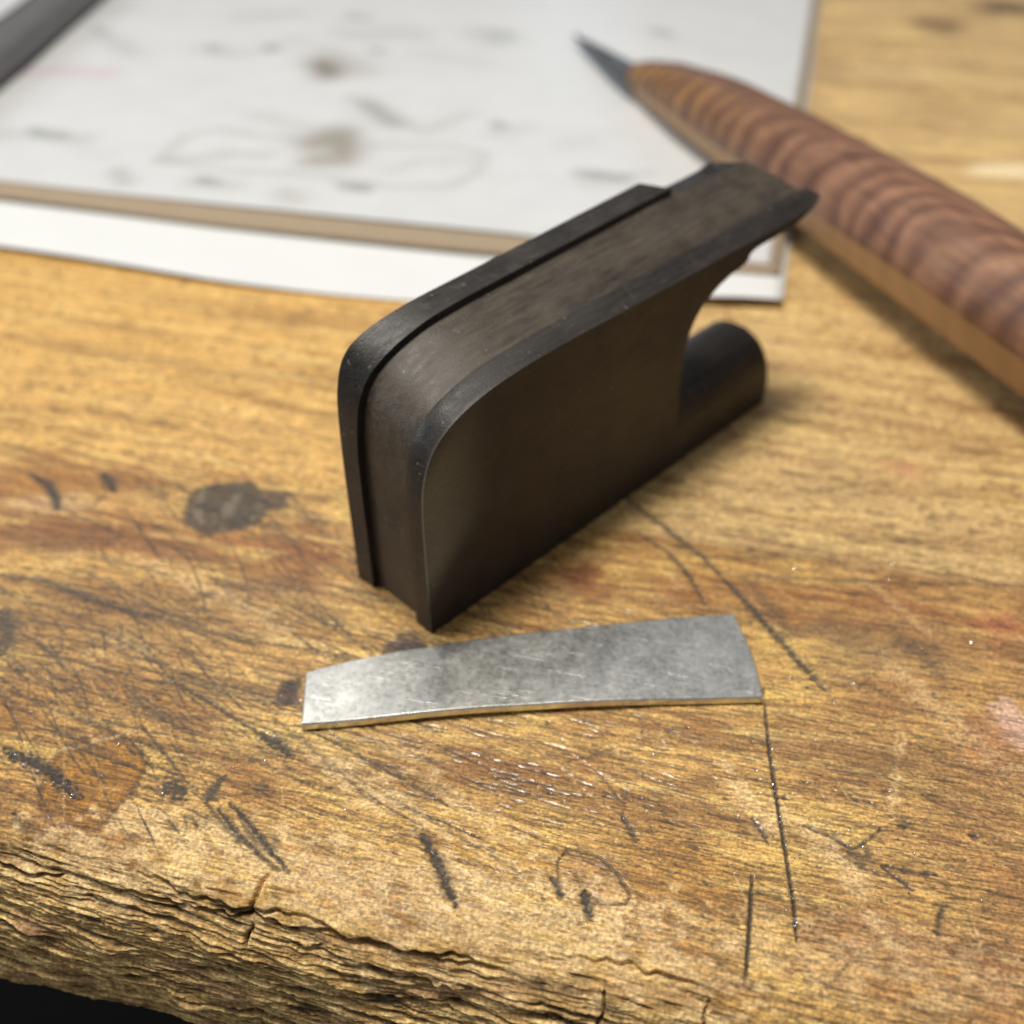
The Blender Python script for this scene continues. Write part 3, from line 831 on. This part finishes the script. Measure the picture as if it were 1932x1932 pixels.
ia = nt.nodes.new('ShaderNodeAttribute'); ia.attribute_name = 'print'
nt.links.new(mixn(nt, 1.0, ia.outputs['Color'], ramp(nt, noise(nt, coord(nt), 90, 3), [(0.3, 0.97), (0.7, 1.0)]), 'MULTIPLY'), b.inputs['Base Color'])

sheet('paper_sheet', 0, 0, [(-330, 66), (-126, 59.5), (-94, 57.2), (-75, 55.8), (-52, 56.2), (-32, 57.6), (0, 63), (20, 69), (37.5, 71.5)], 250,
      0.55, lambda x, y: 1.3*sst(0, 30, x)*(1-sst(70, 95, y))+0.5*np.sin(x/23)*(1-sst(60, 90, y))+0.4*(1-sst(55, 75, y)), 0.12, wp,
      'plain white sheet lowest in the stack of sheets, its bright edge nearest the block', 'paper')
sheet('cardboard', 0, 0, [(-330, 85), (-141, 81), (-113, 79.8), (-86, 78.6), (-25, 79), (23, 81.2), (36.6, 82.5)], 235,
      2.15, lambda x, y: 0.15*np.sin(x/31), 1.1, bp, 'brown board showing as a thin strip between the white sheets', 'cardboard')
NW = 330
def pw(x, y): return 0.35+0.8*np.clip(fbm(x/45, y/40, 2, 200)+0.2, 0, 1)*sst(95, 130, y)
prn, pme, PX_, PY_ = sheet('printed_drawing', 0, 0, [(-330, 94), (-145, 87.8), (-117, 86.8), (-22, 87), (23, 84.8), (34.4, 85.0)], 235,
      2.3, pw, 0.12, pp, 'white printed sheet with faint grey drawing and smudges, topmost under the knife tip', 'paper', NW, NW)
ink = np.ones(PX_.shape+(3,), np.float32)*f3((0.585, 0.592, 0.60))
def inkline(pts, w, a, col=(0.25, 0.26, 0.25)):
    global ink
    p = np.array([on_table(*q, 3.0)[:2] for q in pts])
    m = np.zeros(PX_.shape)
    for (a0, b0) in zip(p[:-1], p[1:]):
        d = b0-a0; L2 = d@d+1e-9
        t = np.clip(((PX_-a0[0])*d[0]+(PY_-a0[1])*d[1])/L2, 0, 1)
        m = np.maximum(m, np.exp(-(np.hypot(PX_-a0[0]-t*d[0], PY_-a0[1]-t*d[1])/w)**2))
    ink = mixc(ink, f3(col), np.clip(m*a, 0, 1))
def c15(*pts): return [(x/2, y/2) for x, y in pts]
inkline(c15((600, 600), (700, 510), (820, 490), (960, 510), (1150, 520), (1300, 530)), 2.2, 0.30)
inkline(c15((600, 600), (760, 625), (900, 640), (1200, 660), (1480, 700), (1700, 700), (1800, 650), (1830, 580), (1700, 545), (1400, 540)), 2.0, 0.28)
inkline(c15((660, 600), (780, 590), (900, 575), (1000, 580)), 3.0, 0.32)
inkline(c15((1480, 640), (1580, 600), (1760, 600)), 3.0, 0.2)
inkline(c15((430, 30), (520, 40)), 4, 0.15)
inkline(c15((430, 150), (490, 200)), 5, 0.28)
inkline(c15((780, 180), (890, 200)), 5, 0.3)
inkline(c15((1000, 190), (1120, 150)), 5, 0.18)
inkline(c15((920, 60), (1090, 50)), 6, 0.25)
inkline(c15((440, 640), (470, 680)), 3.0, 0.42)
inkline(c15((730, 680), (880, 695)), 3.5, 0.3)
inkline(c15((1080, 720), (1120, 745)), 3.5, 0.35, (0.3, 0.27, 0.2))
inkline(c15((0, 505), (120, 500), (310, 520)), 4.0, 0.33)
inkline(c15((110, 270), (250, 268), (390, 275)), 5.0, 0.42, (0.55, 0.34, 0.42))
inkline(c15((1320, 120), (1400, 130)), 7, 0.25); inkline(c15((1500, 110), (1580, 130)), 7, 0.25)
inkline(c15((1820, 120), (1880, 150)), 7, 0.35)
inkline(c15((1600, 200), (1800, 230)), 6, 0.15)
inkline(c15((1330, 360), (1450, 430), (1600, 490), (1760, 430)), 3.2, 0.3)
inkline(c15((1390, 390), (1480, 460)), 4, 0.5, (0.22, 0.21, 0.18))
inkline(c15((1215, 240), (1245, 280)), 5.5, 0.85, (0.16, 0.13, 0.10))
inkline(c15((1230, 200), (1370, 270)), 6.5, 0.4, (0.3, 0.27, 0.24))
inkline(c15((1180, 540), (1300, 500), (1290, 600), (1190, 600)), 5.0, 0.65, (0.24, 0.21, 0.17))
inkline(c15((1240, 500), (1280, 560)), 6.0, 0.5, (0.24, 0.21, 0.17))
inkline(c15((970, 430), (1120, 470)), 4, 0.2)
inkline(c15((340, 560), (400, 580)), 4, 0.12)
inkline([(1090, 325), (1150, 333), (1225, 325)], 2.2, 0.25)
inkline([(1100, 345), (1215, 350)], 2.2, 0.22)
inkline([(1060, 270), (1100, 262)], 4, 0.2)
inkline([(940, 250), (990, 240)], 4, 0.22)
inkline([(1390, 260), (1420, 230)], 5, 0.1)
ri = np.random.RandomState(8)
for (x, y, n_, dx) in ((655, 32, 6, 9), (930, 62, 5, 10), (700, 95, 4, 8), (395, 90, 3, 8), (500, 92, 4, 8), (180, 60, 4, 8), (60, 250, 8, 9), (375, 340, 5, 9), (640, 350, 7, 9), (930, 235, 4, 8), (1090, 328, 12, 9), (1230, 60, 5, 9), (1300, 150, 4, 8)):
    for k in range(n_):
        xx_ = x+k*dx; h_ = ri.uniform(5, 9)
        inkline([(xx_, y+k*.9-h_), (xx_+ri.uniform(-3, 3), y+k*.9), (xx_+ri.uniform(0, 4), y+k*.9+h_*.3)], 1.3, ri.uniform(.25, .5))
ink = ink*(1+0.05*fbm(PX_/9, PY_/9, 3, 210))[..., None]
set_attr(pme, 'print', ink.reshape(-1, 3))

# ------------------------------------------------------------------ carving knife with a figured wooden handle
A3 = np.array([-5.3, 183.0]); B3 = np.array([89.2, 33.9])
ax = B3-A3; LK = np.hypot(*ax); ax = ax/LK
kaz = math.atan2(ax[1], ax[0])
knife = empty('carving_knife', (A3[0]/1000, A3[1]/1000, 0.0029), kaz)
tag(knife, 'carving knife with rippled reddish-brown wooden handle, its dark blade pointing over the printed sheet', 'knife')
kq = np.array([0, .02, .05, .12, .25, .45, .7, 1.0, 1.15, 1.25, 1.28]); kr = np.array([4.4, 5.2, 6.0, 7.4, 9.2, 10.2, 11.0, 10.4, 10.2, 8.5, 5.0])
qs = np.concatenate([np.linspace(0.0, .1, 14), np.linspace(.12, 1.2, 50), np.linspace(1.21, 1.28, 8)])
rad = np.interp(qs, kq, kr)
rad = np.convolve(np.pad(rad, 3, mode='edge'), np.hanning(7)/np.hanning(7).sum(), 'valid')
NS = 56
kv, kf = [], []
for q, r in zip(qs, rad):
    for i in range(NS):
        a = 2*math.pi*i/NS
        x, z = math.cos(a), math.sin(a)
        x = math.copysign(abs(x)**0.9, x); z = math.copysign(abs(z)**0.9, z)
        y_ = -x*r; z_ = r*0.93+z*r*0.93
        # planed flat along the side that faces the viewer (below the crown)
        nx, nz_ = -math.sin(math.radians(62)), -math.cos(math.radians(62))
        dd = (y_)*(-0.93)+(z_-r*0.93)*(-0.36)
        lim = r*0.93
        if dd > lim:
            y_ += 0.93*(dd-lim); z_ += 0.36*(dd-lim)
        kv.append((q*LK/1000, y_/1000, z_/1000))
for i in range(len(qs)-1):
    for j in range(NS): kf.append((i*NS+j, i*NS+(j+1) % NS, (i+1)*NS+(j+1) % NS, (i+1)*NS+j))
kf += [tuple(range(NS)), tuple((len(qs)-1)*NS+j for j in range(NS-1, -1, -1))]
hm_ = mesh('handle', kv, kf)
bm = bmesh.new(); bm.from_mesh(hm_); bmesh.ops.recalc_face_normals(bm, faces=bm.faces); bm.to_mesh(hm_); bm.free()
hm, nt, b = material('curly_handle_wood')
cv_ = coord(nt)
wv = nt.nodes.new('ShaderNodeTexWave'); wv.wave_type = 'BANDS'; wv.bands_direction = 'X'
wv.inputs['Scale'].default_value = 42.0; wv.inputs['Distortion'].default_value = 3.5
wv.inputs['Detail'].default_value = 2.0; wv.inputs['Detail Scale'].default_value = 1.2
# bands bend across the crown
sxk = nt.nodes.new('ShaderNodeSeparateXYZ'); nt.links.new(cv_, sxk.inputs[0])
cmb = nt.nodes.new('ShaderNodeCombineXYZ')
yo = mth(nt, 'ADD', sxk.outputs['Y'], 0.010)
y2 = mth(nt, 'MULTIPLY', mth(nt, 'MULTIPLY', yo, yo), -58.0)
xx = mth(nt, 'ADD', sxk.outputs['X'], mth(nt, 'ADD', y2, mth(nt, 'MULTIPLY', mth(nt, 'SUBTRACT', noise(nt, coord(nt, (1, 0.6, 0.6)), 45, 3, 0.6), 0.5), 0.020)))
nt.links.new(xx, cmb.inputs[0]); nt.links.new(mth(nt, 'MULTIPLY', sxk.outputs['Y'], 1.0), cmb.inputs[1]); nt.links.new(sxk.outputs['Z'], cmb.inputs[2])
nt.links.new(cmb.outputs[0], wv.inputs['Vector'])
cb3 = nt.nodes.new('ShaderNodeCombineXYZ'); nt.links.new(xx, cb3.inputs[0]); nt.links.new(mth(nt, 'MULTIPLY', sxk.outputs['Y'], 0.12), cb3.inputs[1])
fig = mth(nt, 'ADD', mth(nt, 'MULTIPLY', wv.outputs['Fac'], 0.55), mth(nt, 'MULTIPLY', ramp(nt, noise(nt, cb3.outputs[0], 300, 4, 0.6), [(0.3, 0), (0.7, 1)]), 0.45))
wc = ramp(nt, fig, [(0.1, (0.085, 0.037, 0.022)), (0.35, (0.130, 0.060, 0.036)), (0.65, (0.175, 0.086, 0.050)), (0.95, (0.25, 0.135, 0.078))])
gn = noise(nt, coord(nt, (1, 6, 6)), 120, 4, 0.6)
wc = mixn(nt, 0.6, wc, ramp(nt, gn, [(0.3, 0.6), (0.7, 1.35)]), 'MULTIPLY')
lx = nt.nodes.new('ShaderNodeMapRange'); lx.inputs[1].default_value = 0.0; lx.inputs[2].default_value = 0.12
nt.links.new(sxk.outputs['X'], lx.inputs[0])
wc = mixn(nt, 0.85, wc, mixn(nt, lx.outputs[0], (0.62, 0.58, 0.50), (1.3, 1.25, 1.2)), 'MULTIPLY')
# pale sapwood / honey side
sp = nt.nodes.new('ShaderNodeMapRange'); sp.interpolation_type = 'SMOOTHSTEP'
sp.inputs[1].default_value = -0.06; sp.inputs[2].default_value = -0.14
geo_r = nt.nodes.new('ShaderNodeMapRange')
geo_r.inputs[1].default_value = 0.0; geo_r.inputs[2].default_value = 0.13; geo_r.inputs[3].default_value = 0.0056; geo_r.inputs[4].default_value = 0.0113
nt.links.new(sxk.outputs['X'], geo_r.inputs[0])
ratio = mth(nt, 'DIVIDE', mth(nt, 'MULTIPLY', sxk.outputs['Y'], -1.0), geo_r.outputs[0])
ratio = mth(nt, 'ADD', ratio, mth(nt, 'MULTIPLY', mth(nt, 'SUBTRACT', noise(nt, coord(nt, (0.4, 1, 1)), 60, 3), 0.5), 0.22))
zr = mth(nt, 'SUBTRACT', mth(nt, 'DIVIDE', sxk.outputs['Z'], geo_r.outputs[0]), 0.97)
zr = mth(nt, 'ADD', zr, mth(nt, 'MULTIPLY', ratio, 0.0))
nt.links.new(zr, sp.inputs[0])
side_c = mixn(nt, gn, (0.27, 0.15, 0.07), (0.46, 0.28, 0.14))
side_c = mixn(nt, 0.2, side_c, ramp(nt, fig, [(0.2, 0.55), (0.8, 1.2)]), 'MULTIPLY')
wc = mixn(nt, sp.outputs[0], wc, side_c)
# honey flecks near the nose, on the viewer's side
fx_ = nt.nodes.new('ShaderNodeMapRange'); fx_.inputs[1].default_value = 0.085; fx_.inputs[2].default_value = 0.01
nt.links.new(sxk.outputs['X'], fx_.inputs[0])
fy_ = nt.nodes.new('ShaderNodeMapRange'); fy_.inputs[1].default_value = 0.35; fy_.inputs[2].default_value = 0.55
nt.links.new(ratio, fy_.inputs[0])
fl_ = mth(nt, 'MULTIPLY', mth(nt, 'MULTIPLY', fx_.outputs[0], fy_.outputs[0]), ramp(nt, wv.outputs['Fac'], [(0.35, 0), (0.8, 1)]), True)
wc = mixn(nt, mth(nt, 'MULTIPLY', fl_, 0.7), wc, (0.36, 0.185, 0.045))
nt.links.new(wc, b.inputs['Base Color'])
nt.links.new(ramp(nt, gn, [(0.3, 0.42), (0.7, 0.58)]), b.inputs['Roughness'])
bump(nt, b, gn, 0.0002, 0.3)
handle = link('handle', hm_, knife, hm, True, 40)
tag(handle, 'handle of rippled reddish-brown wood with a paler side')
# blade: long taper, thick spine, bevelled to the edge
blv = []
secn = 16
for k in range(secn+1):
    f = k/secn; x = -50.0+f*57.0
    hgt = 0.5+7.6*f**0.8; th_ = 0.25+1.6*f
    zc = 4.2-1.4*(1-f)
    yb = 0.4*(1-f)
    blv += [(x, yb+hgt*0.55, zc+th_*0.5), (x, yb-hgt*0.30, zc+th_*0.42), (x, yb-hgt*0.8, zc-0.4), (x, yb-hgt*0.30, zc-th_*0.5), (x, yb+hgt*0.55, zc-th_*0.5)]
blf = []
for i in range(secn):
    for j in range(5): blf.append((i*5+j, i*5+(j+1) % 5, (i+1)*5+(j+1) % 5, (i+1)*5+j))
blf += [(0, 1, 2, 3, 4), tuple(secn*5+j for j in (4, 3, 2, 1, 0))]
bme = mesh('blade', [(a/1000, c/1000, d/1000) for a, c, d in blv], blf)
bm = bmesh.new(); bm.from_mesh(bme); bmesh.ops.recalc_face_normals(bm, faces=bm.faces); bm.to_mesh(bme); bm.free()
dm, nt, b = material('dark_steel')
b.inputs['Metallic'].default_value = 0.85
nt.links.new(mixn(nt, noise(nt, coord(nt, (1, 5, 5)), 120, 4), (0.08, 0.082, 0.08), (0.18, 0.18, 0.17)), b.inputs['Base Color'])
nt.links.new(ramp(nt, noise(nt, coord(nt), 300, 3), [(0.3, 0.35), (0.7, 0.55)]), b.inputs['Roughness'])
link('blade', bme, knife, dm, True, 25)

# ------------------------------------------------------------------ dark steel bar over the top left corner
a0 = on_table(-45, 172, 3)[:2]; a1 = on_table(170, -8, 3)[:2]
dv_ = (a1-a0)/np.hypot(*(a1-a0)); kz = math.atan2(dv_[1], dv_[0])
bar = empty('steel_bar', (a0[0]/1000, a0[1]/1000, 0.0034), kz)
tag(bar, 'dark grey steel bar lying on the sheets across the far left corner', 'metal bar')
RB = 7.5
bv, bf = [], []
sects = [(-40, RB*.8), (-39, RB), (60, RB), (190, RB), (191, RB*.8)]
prof_b = []
for i in range(28):
    a = 2*math.pi*i/28
    x, z = math.cos(a), math.sin(a)
    prof_b.append((math.copysign(abs(x)**.6, x), math.copysign(abs(z)**.75, z)*.55))
for s, r in sects:
    for y, z in prof_b: bv.append((s/1000, y*r/1000, (z+.55)*r/1000))
for i in range(len(sects)-1):
    for j in range(28): bf.append((i*28+j, i*28+(j+1) % 28, (i+1)*28+(j+1) % 28, (i+1)*28+j))
bf += [tuple(range(28)), tuple((len(sects)-1)*28+j for j in range(27, -1, -1))]
bb = mesh('bar', bv, bf)
bm = bmesh.new(); bm.from_mesh(bb); bmesh.ops.recalc_face_normals(bm, faces=bm.faces); bm.to_mesh(bb); bm.free()
gm, nt, b = material('grey_steel')
b.inputs['Metallic'].default_value = 0.3
b.inputs['Roughness'].default_value = 0.45
nt.links.new(mixn(nt, noise(nt, coord(nt, (1, 8, 8)), 90, 3), (0.09, 0.088, 0.088), (0.18, 0.175, 0.175)), b.inputs['Base Color'])
link('bar', bb, bar, gm, True, 40)
ev = [(x/1000, y/1000, z/1000) for x in (-40, 190) for (y, z) in ((6.8, 0.2), (11.6, 0.2), (12, 0.9), (12, 4.8), (11.4, 5.6), (7.0, 5.6))]
ef = [(i, (i+1) % 6, 6+(i+1) % 6, 6+i) for i in range(6)]+[(5, 4, 3, 2, 1, 0), (6, 7, 8, 9, 10, 11)]
km, nt, b = material('shade_black')  # near-black strip stands in for shading on the bar's far side
b.inputs['Roughness'].default_value = 0.7
nt.links.new(mixn(nt, noise(nt, coord(nt), 200, 3), (0.008, 0.008, 0.008), (0.016, 0.016, 0.016)), b.inputs['Base Color'])
tag(link('shade_strip', mesh('shade_strip', ev, ef), bar, km), 'black strip added in place of shade along the far side')

# ------------------------------------------------------------------ loose metal filings that glint on the wood
fmv, fmf = [], []
rf = random.Random(11)
spots = [(1523, 1297, .2), (1760, 1310, .2), (1831, 1213, .08), (1710, 1285, .14), (1492, 1280, .13), (1600, 1280, .12)]
for i in range(520):
    x = rf.uniform(0, 1932); y = rf.uniform(1000, 1800)
    if rf.random() < .45: x = rf.uniform(1380, 1932)
    spots.append((x, y, rf.choice((.03, .04, .05, .06, .1))))
for i in range(60):
    t = rf.random(); spots.append((1440+t*64+rf.uniform(-6, 6), 1330+t*440, rf.uniform(.04, .11)))
for i in range(50):
    t = rf.random(); spots.append((10+t*130+rf.uniform(-8, 8), 1420+t*90+rf.uniform(-8, 8), rf.uniform(.04, .1)))
for i in range(40):
    spots.append((1610+rf.gauss(0, 35), 1610+rf.gauss(0, 25), rf.uniform(.03, .08)))
for x, y, r in spots:
    c = on_table(x, y)
    if not (-60 < c[1] < 40): continue
    cz = 0.06+r*.5
    base_ = len(fmv)
    for k in range(6):
        a = k*math.pi/3+rf.random()*.5
        q_ = r*rf.uniform(.6, 1.3)
        fmv.append(((c[0]+q_*math.cos(a)*1.3)/1000, (c[1]+q_*math.sin(a))/1000, (cz+rf.uniform(-.4, .4)*r)/1000))
    fmv.append((c[0]/1000, c[1]/1000, (cz+r*.7)/1000)); fmv.append((c[0]/1000, c[1]/1000, (cz-r*.7)/1000))
    for k in range(6):
        fmf.append((base_+k, base_+(k+1) % 6, base_+6)); fmf.append((base_+(k+1) % 6, base_+k, base_+7))
fo = link('metal_filings', mesh('metal_filings', fmv, fmf), None, None)
flm, nt, b = material('filings')
b.inputs['Metallic'].default_value = 1.0; b.inputs['Roughness'].default_value = 0.22
nt.links.new(mixn(nt, noise(nt, coord(nt), 400, 2), (0.75, 0.74, 0.70), (0.9, 0.9, 0.9)), b.inputs['Base Color'])
fo.data.materials.append(flm)
tag(fo, 'tiny bright metal filings scattered over the workbench', 'filings', None, 'stuff')
